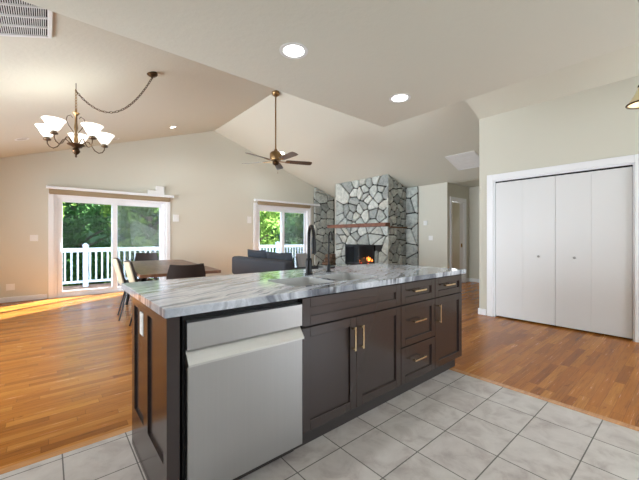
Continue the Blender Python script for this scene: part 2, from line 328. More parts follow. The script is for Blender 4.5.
# patio doors -----------------------------------------------------
def casing(bm, x0, x1, z1, y, w=.085, t=.022):
    box(bm, x0-w, x0, y-t, y, 0, z1+w, .003); box(bm, x1, x1+w, y-t, y, 0, z1+w, .003); box(bm, x0, x1, y-t, y, z1, z1+w, .003)
def patio(n, x0, x1, z1, label, mid):
    d = bpy.data.objects.new('door_%d' % n, None); COL.objects.link(d); d.location = (x0, YF, 0); struct(d, label, 'patio door')
    L = lambda *a: a
    def ob(name, bm, m, lab=None):
        for v in bm.verts: v.co -= Vector((x0, YF, 0))
        o = obj(name, bm, m, d, label=lab); return o
    bm = B(); casing(bm, x0, x1, z1, YF); ob('casing', bm, 'trim')
    bm = B(); box(bm, x0, x0+.05, YF, YF+.14, 0, z1); box(bm, x1-.05, x1, YF, YF+.14, 0, z1); box(bm, x0+.05, x1-.05, YF, YF+.14, z1-.05, z1); box(bm, x0+.05, x1-.05, YF, YF+.14, 0, .03); ob('frame', bm, 'vinyl')
    for k, (a, b, yy) in enumerate(((x0+.05, mid+.06, .03), (mid-.045, x1-.05, .08))):
        bm = B(); y0, y1 = YF+yy, YF+yy+.04; w = .085
        box(bm, a, a+w, y0, y1, .03, z1-.05, .003); box(bm, b-w, b, y0, y1, .03, z1-.05, .003); box(bm, a+w, b-w, y0, y1, z1-.05-w, z1-.05); box(bm, a+w, b-w, y0, y1, .03, .03+w); s = ob('sash', bm, 'vinyl')
        bm = B(); box(bm, a+w, b-w, y0+.016, y0+.022, .03+w, z1-.05-w); g = ob('glass_pane', bm, 'glass'); 
        g.parent = s
        if k == 1:
            bm = B(); box(bm, a+w, b-w, YF+.128, YF+.131, .05, z1-.05); g = ob('insect_screen', bm, 'screen', 'fine grey insect screen')
        else:
            bm = B(); box(bm, a+.025, a+.055, YF-.012, YF+.03, .92, 1.12, .005); h = ob('handle', bm, 'vinyl'); h.parent = s
    return d
patio(1, *D1, 'white two-panel sliding patio door beside the dining table', 1.13)
patio(2, *D2, 'white two-panel sliding patio door behind the dark sofa', 5.59)
# blinds: a rolled fabric blind below a white header shelf on each door
def blind(x0, x1, z, label, sx0, sx1, dz):
    t = thing('window_blind', label, 'blind', (x0, YF-.022, z))
    bm = B(); box(bm, sx0-x0, sx1-x0, -.10, 0, dz, dz+.055, .004); obj('header_shelf', bm, 'trim', t)
    bm = B(); box(bm, .0, x1-x0, -.075, -.01, dz-.085, dz-.0005, .012, seg=3); obj('rolled_fabric', bm, 'valance', t, label='rolled tan blind fabric')
    bm = B(); box(bm, .01, x1-x0-.01, -.05, -.03, dz-.1, dz-.086, .003); obj('bottom_bar', bm, 'valance', t)
    return t
blind(.02, 2.27, 2.08, 'rolled tan blind under a white shelf above the dining patio door', -.02, 2.34, .09)
blind(4.66, 6.60, 2.16, 'rolled tan blind under a white shelf above the patio door behind the sofa', 4.55, 6.98, .11)
t = thing('network_box', 'small white box stack on the shelf above the dining patio door', 'box', (1.98, YF-.06, 2.2255))
bm = B(); box(bm, -.20, .15, -.03, .03, 0, .09, .004); obj('base', bm, 'white', t)
bm = B(); box(bm, -.03, .15, -.03, .03, .0905, .20, .004); obj('body', bm, 'white', t)
# hallway door casing and jamb
d3 = bpy.data.objects.new('door_3', None); COL.objects.link(d3); struct(d3, 'narrow white cased doorway at the end of the hall', 'doorway')
bm = B(); casing(bm, DH[0], DH[1], DH[2], 4.13, .09); obj('casing', bm, 'trim', d3)
bm = B(); box(bm, DH[0], DH[0]+.02, 4.13, 4.25, 0, DH[2]); box(bm, DH[1]-.02, DH[1], 4.13, 4.25, 0, DH[2]); box(bm, DH[0]+.02, DH[1]-.02, 4.13, 4.25, DH[2]-.02, DH[2]); obj('jamb', bm, 'trim', d3)
bm = B(); box(bm, DH[1]-.024, DH[1]-.02, 4.17, 4.21, .95, 1.05, .001); obj('strike_plate', bm, 'brass', d3)
# closet bifold doors
d4 = bpy.data.objects.new('door_4', None); COL.objects.link(d4); d4.location = (CX, 1.26, 0); struct(d4, 'wide flat white bifold closet doors with two small knobs', 'closet door')
def oc(name, bm, m, par=d4, smooth=False, label=None):
    for v in bm.verts: v.co -= Vector((CX, 1.26, 0))
    return obj(name, bm, m, par, smooth, label=label)
bm = B(); w = .09; box(bm, CX-.022, CX, CO[1], CO[1]+w, 0, CO[2]+w, .003); box(bm, CX-.022, CX, CO[0]-w, CO[0], 0, CO[2]+w, .003); box(bm, CX-.022, CX, CO[0], CO[1], CO[2], CO[2]+w, .003); oc('casing', bm, 'trim')
bm = B(); box(bm, CX, CX+.12, CO[1]-.018, CO[1], 0, CO[2]); box(bm, CX, CX+.12, CO[0], CO[0]+.018, 0, CO[2]); box(bm, CX, CX+.12, CO[0]+.018, CO[1]-.018, CO[2]-.018, CO[2]); oc('jamb', bm, 'trim')
bm = B(); box(bm, CX+.03, CX+.07, CO[0]+.02, CO[1]-.02, CO[2]-.035, CO[2]-.019); oc('top_track', bm, 'black', label='dark metal top track')
ys = [CO[0]+.022, .885, 1.262, 1.648, CO[1]-.022]
for i in range(4):
    bm = B(); box(bm, CX+.02, CX+.052, ys[i]+(.0022 if i == 2 else .0004), ys[i+1]-(.0022 if i == 1 else .0004), .022, CO[2]-.04, .0015); p = oc('door_panel', bm, 'doorw')
    if i in (1, 2):
        bm = B(); yk = 1.05 if i == 1 else 1.45
        lathe(bm, [(.006, 0), (.006, .012), (.014, .02), (.016, .028), (.008, .034)], seg=14)
        bmesh.ops.transform(bm, matrix=Matrix.Translation((CX+.0195, yk, .945)) @ Matrix.Rotation(-PI/2, 4, 'Y'), verts=bm.verts)
        k = oc('knob', bm, 'steel', p, True)

# ================================================================== stone fireplace
def clip(poly, a, b, c):
    """keep a*x+b*y<=c"""
    out = []
    for i in range(len(poly)):
        p, q = poly[i], poly[(i+1) % len(poly)]; dp = a*p[0]+b*p[1]-c; dq = a*q[0]+b*q[1]-c
        if dp <= 0: out.append(p)
        if (dp < 0) != (dq < 0) and abs(dp-dq) > 1e-9: t = dp/(dp-dq); out.append((p[0]+(q[0]-p[0])*t, p[1]+(q[1]-p[1])*t))
    return out
def stones(bm, lay, O, U, V, Nn, u0, u1, v0, v1, size, top=None, hole=None, thick=.05):
    O, U, V, Nn = map(Vector, (O, U, V, Nn)); nu = max(1, round((u1-u0)/size)); nv = max(1, round((v1-v0)/size/.82)); seeds = []
    for i in range(nu):
        for j in range(nv):
            seeds.append((u0+(i+.5+(.25 if j % 2 else -.25)+random.uniform(-.46, .46))*(u1-u0)/nu, v0+(j+.5+random.uniform(-.46, .46))*(v1-v0)/nv))
    seeds = [s for s in seeds if u0 < s[0] < u1 and random.random() > .14 and not (hole and hole[0]-.02 < s[0] < hole[1]+.02 and hole[2] < s[1] < hole[3]+.03)]
    for s in seeds:
        if hole and hole[0] < s[0] < hole[1] and hole[2] < s[1] < hole[3]: continue
        P = [(u0, v0), (u1, v0), (u1, v1), (u0, v1)]
        if top: P = clip(P, *top)
        if hole:
            if s[1] >= hole[3]: P = clip(P, 0, -1, -hole[3]) if hole[0]-.3 < s[0] < hole[1]+.3 else P
            elif s[0] <= hole[0]: P = clip(P, 1, 0, hole[0])
            elif s[0] >= hole[1]: P = clip(P, -1, 0, -hole[1])
            elif s[1] <= hole[2]: P = clip(P, 0, 1, hole[2])
        for q in seeds:
            if q is s: continue
            dx, dy = q[0]-s[0], q[1]-s[1]
            if dx*dx+dy*dy > 1.2: continue
            P = clip(P, dx, dy, (q[0]**2+q[1]**2-s[0]**2-s[1]**2)/2-.0115*math.hypot(dx, dy))
            if len(P) < 3: break
        if len(P) < 3: continue
        # round the corners a little
        Q = []
        for i in range(len(P)):
            p, a, b = P[i], P[i-1], P[(i+1) % len(P)]
            for e in (a, b):
                l = math.hypot(e[0]-p[0], e[1]-p[1]); k = min(.3, .03/max(l, 1e-4)); Q.append((p[0]+(e[0]-p[0])*k, p[1]+(e[1]-p[1])*k))
        P = Q
        cx = sum(p[0] for p in P)/len(P); cy = sum(p[1] for p in P)/len(P)
        if max(math.hypot(p[0]-cx, p[1]-cy) for p in P) < .035: continue
        th = thick*random.uniform(.7, 1.1); tone = random.random()
        def ring(k, h, j=0): 
            out = []
            for p in P:
                d = max(math.hypot(p[0]-cx, p[1]-cy), 1e-4); kk = max(0, 1-k/d)
                out.append(bm.verts.new(O+U*(cx+(p[0]-cx)*kk)+V*(cy+(p[1]-cy)*kk)+Nn*(h+random.uniform(-j, j))))
            return out
        R = [ring(0, 0), ring(.002, th*.6), ring(.016, th*.92, .003), ring(.05, th, .005)]
        fs = []
        for A, C in zip(R, R[1:]):
            for i in range(len(A)): fs.append(bm.faces.new((A[i], A[(i+1) % len(A)], C[(i+1) % len(A)], C[i])))
        c = bm.verts.new(O+U*cx+V*cy+Nn*(th+random.uniform(0, .012)))
        for i in range(len(P)): fs.append(bm.faces.new((R[-1][i], R[-1][(i+1) % len(P)], c)))
        for f in fs: f.material_index = 1; f[lay] = tone
def stone_obj(name, build, label, cat):
    bm = B(); lay = bm.faces.layers.float.new('tone'); build(bm, lay); o = obj(name, bm, ['mortar', 'stone'])
    struct(o, label, cat); return o
FX = 6.91; FY0, FY1 = 5.37, 7.36; HO = (5.79, 6.93, .42, 1.01)
def chim(bm, lay):
    def core(y0, y1, z0, top=None):
        if top is None: prism(bm, [(FX, z0), (XR, z0), (XR, zr(XR)), (FX, zr(FX))], 'y', y0, y1)
        else: box(bm, FX, XR, y0, y1, z0, top)
    core(FY0, HO[0], 0); core(HO[1], FY1, 0); core(HO[0], HO[1], HO[3]); core(HO[0], HO[1], 0, HO[2])
    box(bm, FX+.5, XR, HO[0], HO[1], HO[2], HO[3])
    stones(bm, lay, (FX, 0, 0), (0, 1, 0), (0, 0, 1), (-1, 0, 0), FY0-.045, FY1, .4, zr(FX)+.012, .275, None, HO)
    stones(bm, lay, (FX, 0, 0), (0, 1, 0), (0, 0, 1), (-1, 0, 0), FY0-.045, FY1, 0, .4, .27, None)
    stones(bm, lay, (0, FY0, 0), (1, 0, 0), (0, 0, 1), (0, -1, 0), FX-.04, XR, .0, zr(FX)+.02, .24, (KR, 1, zr(FX)+KR*FX))
    stones(bm, lay, (0, FY1, 0), (1, 0, 0), (0, 0, 1), (0, 1, 0), FX, XR, .0, zr(FX)+.02, .24, (KR, 1, zr(FX)+KR*FX))
stone_obj('wall_chimney', chim, 'grey fieldstone chimney breast with the fireplace opening', 'chimney')
def panels(bm, lay):
    box(bm, 6.80, XR, YF-.03, YF, 0, 2.58)
    stones(bm, lay, (0, YF-.03, 0), (1, 0, 0), (0, 0, 1), (0, -1, 0), 6.79, XR-.06, 0, zr(6.79), .27, (KR, 1, zr(6.79)+KR*6.79-.01), None, .045)
stone_obj('wall_stone', panels, 'grey fieldstone facing on the gable wall beside the patio door', 'stone wall')
def panels(bm, lay):
    box(bm, XR-.03, XR, 4.96, FY0, 0, 2.6)
    stones(bm, lay, (XR-.03, 0, 0), (0, 1, 0), (0, 0, 1), (-1, 0, 0), 4.95, FY0-.05, 0, 2.6, .27, None, None, .045)
stone_obj('wall_stone', panels, 'narrow grey fieldstone strip between chimney and thermostat wall', 'stone wall')
# mantel
bm = B(); n = 26; L = []
for i in range(n+1):
    y = 5.24+(7.52-5.24)*i/n; L.append((y, 6.66+.012*math.sin(y*7)+random.uniform(-.008, .008)))
prism(bm, [(x, y) for y, x in L]+[(FX-.065, 7.52), (FX-.065, 5.24)], 'z', 1.505, 1.60)
tag(obj('mantel_shelf', bm, 'mantel'), 'reddish live-edge wood mantel across the stone chimney', 'mantel')
bm = B(); box(bm, 6.86, 7.55, FY0-.16, FY0-.06, 1.47, 1.505, .004)
tag(obj('side_shelf', bm, 'bark'), 'thin dark wood shelf on the right side of the chimney', 'shelf')
# firebox insert
t = thing('fireplace_insert', 'black metal firebox with glass doors in the stone chimney', 'fireplace', (FX, 6.36, HO[2]))
y0, y1 = -.555, .555; h = HO[3]-HO[2]-.01
bm = B(); box(bm, .30, .33, y0, y1, .01, h); box(bm, .0, .30, y0, y0+.02, .01, h); box(bm, .0, .30, y1-.02, y1, .01, h); box(bm, .0, .30, y0+.02, y1-.02, .01, .03); box(bm, .0, .3, y0+.02, y1-.02, h-.02, h); obj('firebox', bm, 'soot', t)
bm = B(); box(bm, -.05, -.002, y0, y0+.035, .01, h); box(bm, -.05, -.002, y1-.035, y1, .01, h); box(bm, -.05, -.002, y0+.035, y1-.035, h-.05, h); box(bm, -.03, -.002, y0+.035, y1-.035, .01, .04); obj('surround', bm, 'black', t)
for s in (-1, 1):
    bm = B(); box(bm, -.025, -.012, *sorted((s*.01, s*.03)), .04, h-.05); f = obj('door_stile', bm, 'black', t)
for s in (0,):
    bm = B(); box(bm, -.02, -.016, .03, y1-.035, .04, h-.05); obj('glass_door', bm, 'glass', t)
t = thing('log_fire', 'small orange log fire burning inside the black firebox', 'fire', (FX+.15, 6.22, HO[2]+.0405))
for i in range(3):
    bm = B(); yy = [-.28, -.05, .18][i]; tube(bm, [(-.03+.05*i, -.3+.05*i, .04+.06*(i == 1)), (.0+.02*i, .26-.03*i, .045+.07*(i == 1))], .038, 9); obj('log', bm, 'bark', t)
for i in range(9):
    bm = B(); yy = -.26+.065*i+random.uniform(-.02, .02); hh = random.uniform(.06, .15)*(1.1-abs(i-3.5)/7); xx = random.uniform(-.03, .05)
    tube(bm, [(xx, yy, .06), (xx+.01, yy+.012, .06+hh*.4), (xx-.01, yy-.012, .06+hh*.75), (xx, yy+.01, .06+hh)], [.02, .028, .015, .001], 7); obj('flame', bm, 'flame', t)
for i in range(14):
    bm = B(); lathe(bm, [(.001, 0), (.02, .006), (.016, .02), (.001, .026)], (random.uniform(-.06, .08), random.uniform(-.3, .3), 0), 7); obj('ember', bm, 'ember', t)
# hearth bench and firewood
bm = B(); box(bm, 6.45, FX-.06, FY0+.1, FY1-.1, 0, .36, .01)
struct(obj('trim_2', bm, 'stone'), 'raised stone hearth in front of the firebox', 'hearth')
bm = B(); box(bm, 6.95, XR-.05, 7.62, YF-.09, 0, .30, .01)
struct(obj('trim_3', bm, 'stone'), 'low stone ledge under the stacked firewood', 'ledge')
for r, n in enumerate((5, 4, 3)):
    for i in range(n):
        x = 7.02+.135*(i+r*.5); z = .30+.066+r*.117; rr = .0615
        L = random.uniform(.30, .36)
        g = thing('firewood_log', 'cut firewood log stacked on the ledge beside the chimney', 'firewood', (x, 7.76, z), random.uniform(-.03, .03), 'firewood stacked beside the chimney')
        bm = B(); tube(bm, [(0, 0, 0), (0, L, 0)], rr, 9); obj('bark', bm, 'bark', g)
        bm = B(); tube(bm, [(0, -.003, 0), (0, -.0005, 0)], rr*.86, 9); obj('cut_end', bm, 'cutw', g)

# ================================================================== kitchen island
IF = 1.43; IB = 2.14
def shaker(x0, x1, z0, z1, m='cab', rail=.055, y=IF):
    bm = B(); yf = y-.019
    box(bm, x0, x0+rail, yf, y, z0, z1, .0015); box(bm, x1-rail, x1, yf, y, z0, z1, .0015)
    box(bm, x0+rail, x1-rail, yf, y, z1-rail, z1, .0015); box(bm, x0+rail, x1-rail, yf, y, z0, z0+rail, .0015); box(bm, x0+rail, x1-rail, yf+.0115, y, z0+rail, z1-rail)
    return bm
def pull(x, z, length, vert):
    bm = B(); yf = IF-.0192; hl = length/2
    def bar(a, b, c, d, e, f): box(bm, a, b, c, d, e, f, .002)
    w = .006
    if vert:
        bar(x-w, x+w, yf-.034, yf-.024, z-hl, z+hl)
        for s in (-1, 1): bar(x-w, x+w, yf-.024, yf, z+s*(hl-.012)-w, z+s*(hl-.012)+w)
    else:
        bar(x-hl, x+hl, yf-.034, yf-.024, z-w, z+w)
        for s in (-1, 1): bar(x+s*(hl-.012)-w, x+s*(hl-.012)+w, yf-.024, yf, z-w, z+w)
    return bm
def shift(bm, o):
    for v in bm.verts: v.co -= Vector(o)
    return bm
def cabinet(name, label, x0, x1):
    t = thing(name, label, 'cabinet', (x0, IF, 0)); t['o'] = 0; del t['o']
    bm = B()
    if name != 'sink_cabinet': box(bm, x0+.0005, x1-.0005, IF+.001, IB-.02, .115, .874)
    else:
        box(bm, x0+.0005, x0+.0185, IF+.001, IB-.02, .115, .874); box(bm, x1-.0185, x1-.0005, IF+.001, IB-.02, .115, .874)
        box(bm, x0+.0185, x1-.0185, IF+.001, IF+.019, .115, .874); box(bm, x0+.0185, x1-.0185, IB-.038, IB-.02, .115, .874); box(bm, x0+.0185, x1-.0185, IF+.019, IB-.038, .115, .133)
    obj('body', shift(bm, (x0, IF, 0)), 'cab', t)
    bm = B(); box(bm, x0+.001, x1-.001, IF+.0005, IF+.0009, .116, .873); obj('face_gap', shift(bm, (x0, IF, 0)), 'seam', t)
    bm = B(); box(bm, x0+.0005, x1-.0005, IF+.055, IB-.02, .0, .1145); obj('toe_kick', shift(bm, (x0, IF, 0)), 'kick', t)
    def part(nm, bm, m, par=None, label=None): return obj(nm, shift(bm, (x0, IF, 0)), m, par or t, label=label)
    return t, part
g = .003
XS = [1.067, 1.972, 2.44, 2.905]
t, part = cabinet('sink_cabinet', 'dark sink base cabinet with false drawer and two shaker doors', XS[0], XS[1])
part('drawer_front', shaker(XS[0]+g, XS[1]-g, .708, .866), 'cab')
mx = 1.50
d = part('door', shaker(XS[0]+g, mx-g/2, .122, .70), 'cab'); part('handle', pull(mx-.04, .572, .15, True), 'gold', d, 'brass bar handle')
d = part('door', shaker(mx+g/2, XS[1]-g, .122, .70), 'cab'); part('handle', pull(mx+.034, .572, .15, True), 'gold', d, 'brass bar handle')
t, part = cabinet('drawer_cabinet', 'dark drawer base cabinet with three drawers and brass pulls', XS[1], XS[2])
for z0, z1 in ((.708, .866), (.396, .70), (.122, .388)):
    d = part('drawer', shaker(XS[1]+g, XS[2]-g, z0, z1, rail=.05), 'cab'); part('handle', pull((XS[1]+XS[2])/2-.02, (z0+z1)/2+(.012 if z1 > .8 else .02), .155, False), 'gold', d, 'brass bar handle')
t, part = cabinet('end_cabinet', 'dark base cabinet at the far right island end with one drawer and door', XS[2], XS[3])
d = part('drawer', shaker(XS[2]+g, XS[3]-.006, .708, .866, rail=.05), 'cab'); part('handle', pull(2.64, .80, .155, False), 'gold', d, 'brass bar handle')
d = part('door', shaker(XS[2]+g, XS[3]-.006, .122, .70), 'cab'); part('handle', pull(2.478, .575, .15, True), 'gold', d, 'brass bar handle')
# island shell: left end panel, back panel, right skin
SX = .39
t = thing('island_end_panel', 'dark glossy two-panel shaker end of the island beside the dishwasher', 'cabinet panel', (SX, IF, 0))
bm = B(); box(bm, SX-.002, .428, IF-.004, IB, 0, .874); 
for (a, b, c, d_) in ((IF-.004, 1.475, 0, .874), (1.762, 1.845, 0, .874), (2.075, IB, 0, .874), (1.475, 1.762, .82, .874), (1.475, 1.762, 0, .235), (1.845, 2.075, .82, .874), (1.845, 2.075, 0, .235)):
    box(bm, SX-.013, SX-.002, a, b, c, d_)
obj('panel', shift(bm, (SX, IF, 0)), 'cab', t)
bm = B(); box(bm, .4285, XS[3]+.016, IB-.0195, IB, 0, .874); obj('back_panel', shift(bm, (SX, IF, 0)), 'cab', t)
bm = B(); box(bm, XS[3], XS[3]+.016, IF+.056, IB-.02, 0, .1145); box(bm, XS[3], XS[3]+.016, IF-.004, IB-.02, .1146, .874); obj('right_skin', shift(bm, (SX, IF, 0)), 'cab', t)
bm = B(); box(bm, .4285, .4400, IF+.03, IB-.02, 0, .874); obj('filler', shift(bm, (SX, IF, 0)), 'seam', t)
t = thing('electrical_outlet', 'white power outlet on the left end panel of the island', 'outlet', (SX-.002, 1.925, .742))
bm = B(); box(bm, -.006, 0, -.036, .036, -.06, .06, .002); obj('cover_plate', bm, 'white', t)
for s in (-1, 1):
    bm = B(); box(bm, -.0085, -.0062, -.017, .017, s*.026-.016, s*.026+.016, .001); obj('socket', bm, 'white', t)
# countertop with sink cut-outs
CT = (.358, 2.932, 1.385, 2.375, .876, .914)
def eval_bool(o, cutters):
    for c in cutters:
        m = o.modifiers.new('b', 'BOOLEAN'); m.operation = 'DIFFERENCE'; m.object = c; m.solver = 'EXACT'
    dg = bpy.context.evaluated_depsgraph_get(); me = bpy.data.meshes.new_from_object(o.evaluated_get(dg)); o.modifiers.clear(); o.data = me
    for c in cutters: bpy.data.objects.remove(c)
def rrect(x0, x1, y0, y1, r, n=6):
    P = []
    for cx, cy, a in ((x1-r, y1-r, 0), (x0+r, y1-r, 90), (x0+r, y0+r, 180), (x1-r, y0+r, 270)):
        for k in range(n+1): q = math.radians(a+90*k/n); P.append((cx+r*math.cos(q), cy+r*math.sin(q)))
    return P
BO = ((1.115, 1.475, 1.535, 1.90), (1.515, 1.895, 1.535, 1.90))
bm = B(); box(bm, *CT, .004, seg=2); top = obj('countertop', bm, 'marble')
cs = []
for b in BO:
    bm = B(); prism(bm, rrect(*b, .06), 'z', .8, 1.0); cs.append(obj('cut', bm, 'marble'))
eval_bool(top, cs)
tag(top, 'white and grey veined marble island countertop', 'countertop')
t = thing('kitchen_sink', 'grey undermount double bowl sink set in the marble countertop', 'sink', (1.5, 1.72, .875))
for b in BO:
    x0, x1, y0, y1 = b; bm = B(); o = (1.5, 1.72, .875)
    R = []
    for (e, z, r) in ((.012, .875, .06), (-.0012, .8755, .06), (-.0014, .911, .06), (-.0034, .911, .06), (-.005, .87, .06), (-.012, .72, .06), (-.03, .69, .05), (-.12, .685, .04)):
        R.append([bm.verts.new((x, y, z)) for x, y in rrect(x0-e, x1+e, y0-e, y1+e, r)])
    for A, C in zip(R, R[1:]):
        for k in range(len(A)): bm.faces.new((A[k], A[(k+1) % len(A)], C[(k+1) % len(A)], C[k]))
    bm.faces.new(R[-1]); w = obj('bowl', shift(bm, o), 'bowl', t, True)
    bm = B(); lathe(bm, [(.045, .0006), (.045, .004), (.035, .004), (.02, .001)], ((x0+x1)/2-o[0], (y0+y1)/2-o[1], .685-o[2]), 18); obj('drain', bm, 'steel', w, True)
# faucets
def gooseneck(t, h, reach, r, base_r, down, ang, nseg=14):
    d = Vector((math.cos(ang), math.sin(ang), 0)); R = reach/2
    pts = [Vector((0, 0, .0)), Vector((0, 0, h-R))]
    for k in range(1, nseg+1): a = PI*k/nseg; pts.append(Vector((0, 0, h-R))+d*(R-R*math.cos(a))+Vector((0, 0, R*math.sin(a))))
    bm = B(); tube(bm, pts, r, 12); obj('neck', bm, 'black', t, True)
    e = pts[-1]; bm = B(); tube(bm, [e+Vector((0, 0, .001)), e-Vector((0, 0, down*.35)), e-Vector((0, 0, down))], [r*1.1, r*1.45, r*1.35], 12); obj('spray_head', bm, 'black', t, True)
t = thing('kitchen_faucet', 'tall matte black pull-down gooseneck faucet at the sink', 'faucet', (1.56, 1.975, .9145))
gooseneck(t, .375, .17, .0125, .03, .12, math.radians(-116))
bm = B(); lathe(bm, [(.031, 0), (.031, .008), (.025, .014), (.024, .11), (.02, .125), (.0135, .13)], seg=20); obj('base', bm, 'black', t, True)
bm = B(); dv = Vector((.76, -.3, 0)).normalized(); tube(bm, [dv*.02+Vector((0, 0, .055)), dv*.075+Vector((0, 0, .055))], .0145, 12); 
tube(bm, [dv*.068+Vector((0, 0, .06)), dv*.085+Vector((0, 0, .10))], .005, 8); obj('lever', bm, 'black', t, True)
t = thing('water_tap', 'slim black drinking water tap to the right of the tall faucet', 'faucet', (1.80, 2.01, .9145))
gooseneck(t, .335, .10, .0065, .02, .02, math.radians(-116))
bm = B(); lathe(bm, [(.024, 0), (.024, .006), (.016, .012), (.015, .06), (.007, .068)], seg=18); obj('base', bm, 'black', t, True)
bm = B(); tube(bm, [dv*.012+Vector((0, 0, .035)), dv*.055+Vector((0, 0, .04))], .008, 10); obj('lever', bm, 'black', t, True)
# dishwasher
DX0, DX1 = .4445, 1.0645
t = thing('dishwasher', 'stainless steel dishwasher at the left end of the island', 'dishwasher', (DX0, IF, 0))
def pt(nm, bm, m, lab=None): return obj(nm, shift(bm, (DX0, IF, 0)), m, t, label=lab)
bm = B(); box(bm, DX0, DX1, IF+.012, IB-.03, .07, .868); pt('tub', bm, 'seam')
bm = B(); prism(bm, [(IF-.026, .722), (IF-.026, .838), (IF-.012, .845), (IF+.011, .845), (IF+.011, .722)], 'x', DX0+.008, DX1-.002); pt('control_panel', bm, 'steel')
bm = B(); prism(bm, [(IF-.044, .654), (IF-.044, .664), (IF-.004, .716), (IF+.0105, .716), (IF+.0105, .654)], 'x', DX0+.008, DX1-.002); pt('handle_ledge', bm, 'steelh', 'bright slanted pocket handle')
bm = B(); box(bm, DX0+.008, DX1-.002, IF-.030, IF+.011, .078, .653, .003); pt('door', bm, 'steel')
bm = B(); box(bm, DX0, DX1-.004, IF+.05, IF+.07, 0, .069); pt('kick_plate', bm, 'kick')

# ================================================================== dining set
t = thing('dining_table', 'long walnut dining table between the island and the patio door', 'table', (1.40, 5.60, 0), math.radians(-6))
bm = B(); prism(bm, [(-.42, -1.36), (.56, -1.30), (.56, 1.22), (.44, 1.36), (-.40, 1.36), (-.44, .4), (-.43, -.6)], 'z', .722, .76); obj('table_top', bm, 'walnut', t)
for sx in (-1, 1):
    for sy in (-1, 1):
        bm = B(); tube(bm, [(sx*.32, sy*.9, .721), (sx*.42, sy*1.02, 0)], [.035, .022], 8); obj('leg', bm, 'black', t)
for y in (-.9, .9):
    bm = B(); box(bm, -.38, .38, y-.05, y+.05, .68, .7215); obj('crossbeam', bm, 'black', t)
def chair(shell, label, x, y, rz, group=None):
    """faces +X locally"""
    t = thing('dining_chair', label, 'chair', (x, y, 0), rz, group)
    def surf(th, off, w0, w1, zt):
        # path of the side profile: seat front -> seat back -> up the back
        path = [(.25, .46), (.12, .475), (-.08, .465), (-.17, .475), (-.215, .53), (-.24, .64), (-.27, .76), (-.30, zt)]
        bm = B(); N = 8; G = []
        for k, (px, pz) in enumerate(path):
            a = path[max(k-1, 0)]; b = path[min(k+1, len(path)-1)]; dx, dz = b[0]-a[0], b[1]-a[1]; l = math.hypot(dx, dz); nx, nz = dz/l, -dx/l
            if nz < 0 and k < 4: nx, nz = -nx, -nz
            if k >= 4 and nx < 0: nx, nz = -nx, -nz
            w = w0+(w1-w0)*min(1, k/4.0); w *= (.86 if k in (0, len(path)-1) else 1)
            row = []
            for j in range(N+1):
                s = -1+2*j/N; curl = .035*(s*s)*(1 if k < 4 else 1.3)
                row.append([(px+nx*(off+curl), s*w, pz+nz*(off+curl)), (px+nx*(off+curl+th), s*w, pz+nz*(off+curl+th))])
            G.append(row)
        V = [[[bm.verts.new(q) for q in c] for c in r] for r in G]
        n, m = len(V), N+1
        for k in range(n-1):
            for j in range(N):
                bm.faces.new((V[k][j][0], V[k][j+1][0], V[k+1][j+1][0], V[k+1][j][0])); bm.faces.new((V[k][j][1], V[k+1][j][1], V[k+1][j+1][1], V[k][j+1][1]))
        for k in range(n-1):
            for j in (0, N): bm.faces.new((V[k][j][0], V[k+1][j][0], V[k+1][j][1], V[k][j][1]))
        for j in range(N):
            for k in (0, n-1): bm.faces.new((V[k][j][0], V[k][j+1][0], V[k][j+1][1], V[k][j][1]))
        return bm
    obj('shell', surf(.014, -.014, .225, .215, .89), shell, t, True)
    obj('seat_pad', surf(.03, .0005, .21, .20, .88), 'darkleather', t, True, label='dark inner upholstery')
    for sx in (-1, 1):
        for sy in (-1, 1):
            bm = B(); tube(bm, [(sx*.12, sy*.13, .445), (sx*.21-.02, sy*.20, 0)], [.014, .009], 8); obj('leg', bm, 'black', t)
    bm = B(); box(bm, -.13, .13, -.14, .14, .43, .449, .003); obj('seat_frame', bm, 'black', t)
    return t
chair('beige', 'beige leather dining chair at the left table side nearer the island', 1.065, 4.80, math.radians(-6))
chair('beige', 'beige leather dining chair at the left table side nearer the patio door', 1.045, 5.62, math.radians(-6))
chair('darkleather', 'dark brown chair at the table end nearest the island', 1.265, 4.10, math.radians(84))
chair('darkleather', 'dark grey chair at the table end by the patio door', 1.53, 7.10, math.radians(-96))

# ================================================================== sofa
t = thing('sofa', 'charcoal fabric sofa facing the stone fireplace, its back to the dining table', 'sofa', (3.12, 5.68, 0))
bm = B(); box(bm, 0, .95, -1.06, 1.02, .10, .40, .03, seg=2); obj('base', bm, 'sofa', t, True)
bm = B(); box(bm, -.02, .20, -1.06, 1.02, .401, .80, .06, seg=3)
bmesh.ops.transform(bm, matrix=Matrix.Shear('YZ', 4, (0, 0)), verts=bm.verts); obj('backrest', bm, 'sofa', t, True)
for s in (-1, 1):
    bm = B(); y = s*.95; box(bm, .21, .95, y-.09, y+.09, .401, .66, .05, seg=3); obj('arm', bm, 'sofa', t, True)
for i in range(2):
    bm = B(); box(bm, .21, .97, -.855+i*.86, -.005+i*.86, .401, .50, .04, seg=3); obj('seat_cushion', bm, 'sofa', t, True)
for s in (-1, 1):
    for x in (.08, .87):
        bm = B(); tube(bm, [(x, s*.94, .1), (x, s*.94, 0)], [.03, .02], 8); obj('leg', bm, 'black', t)
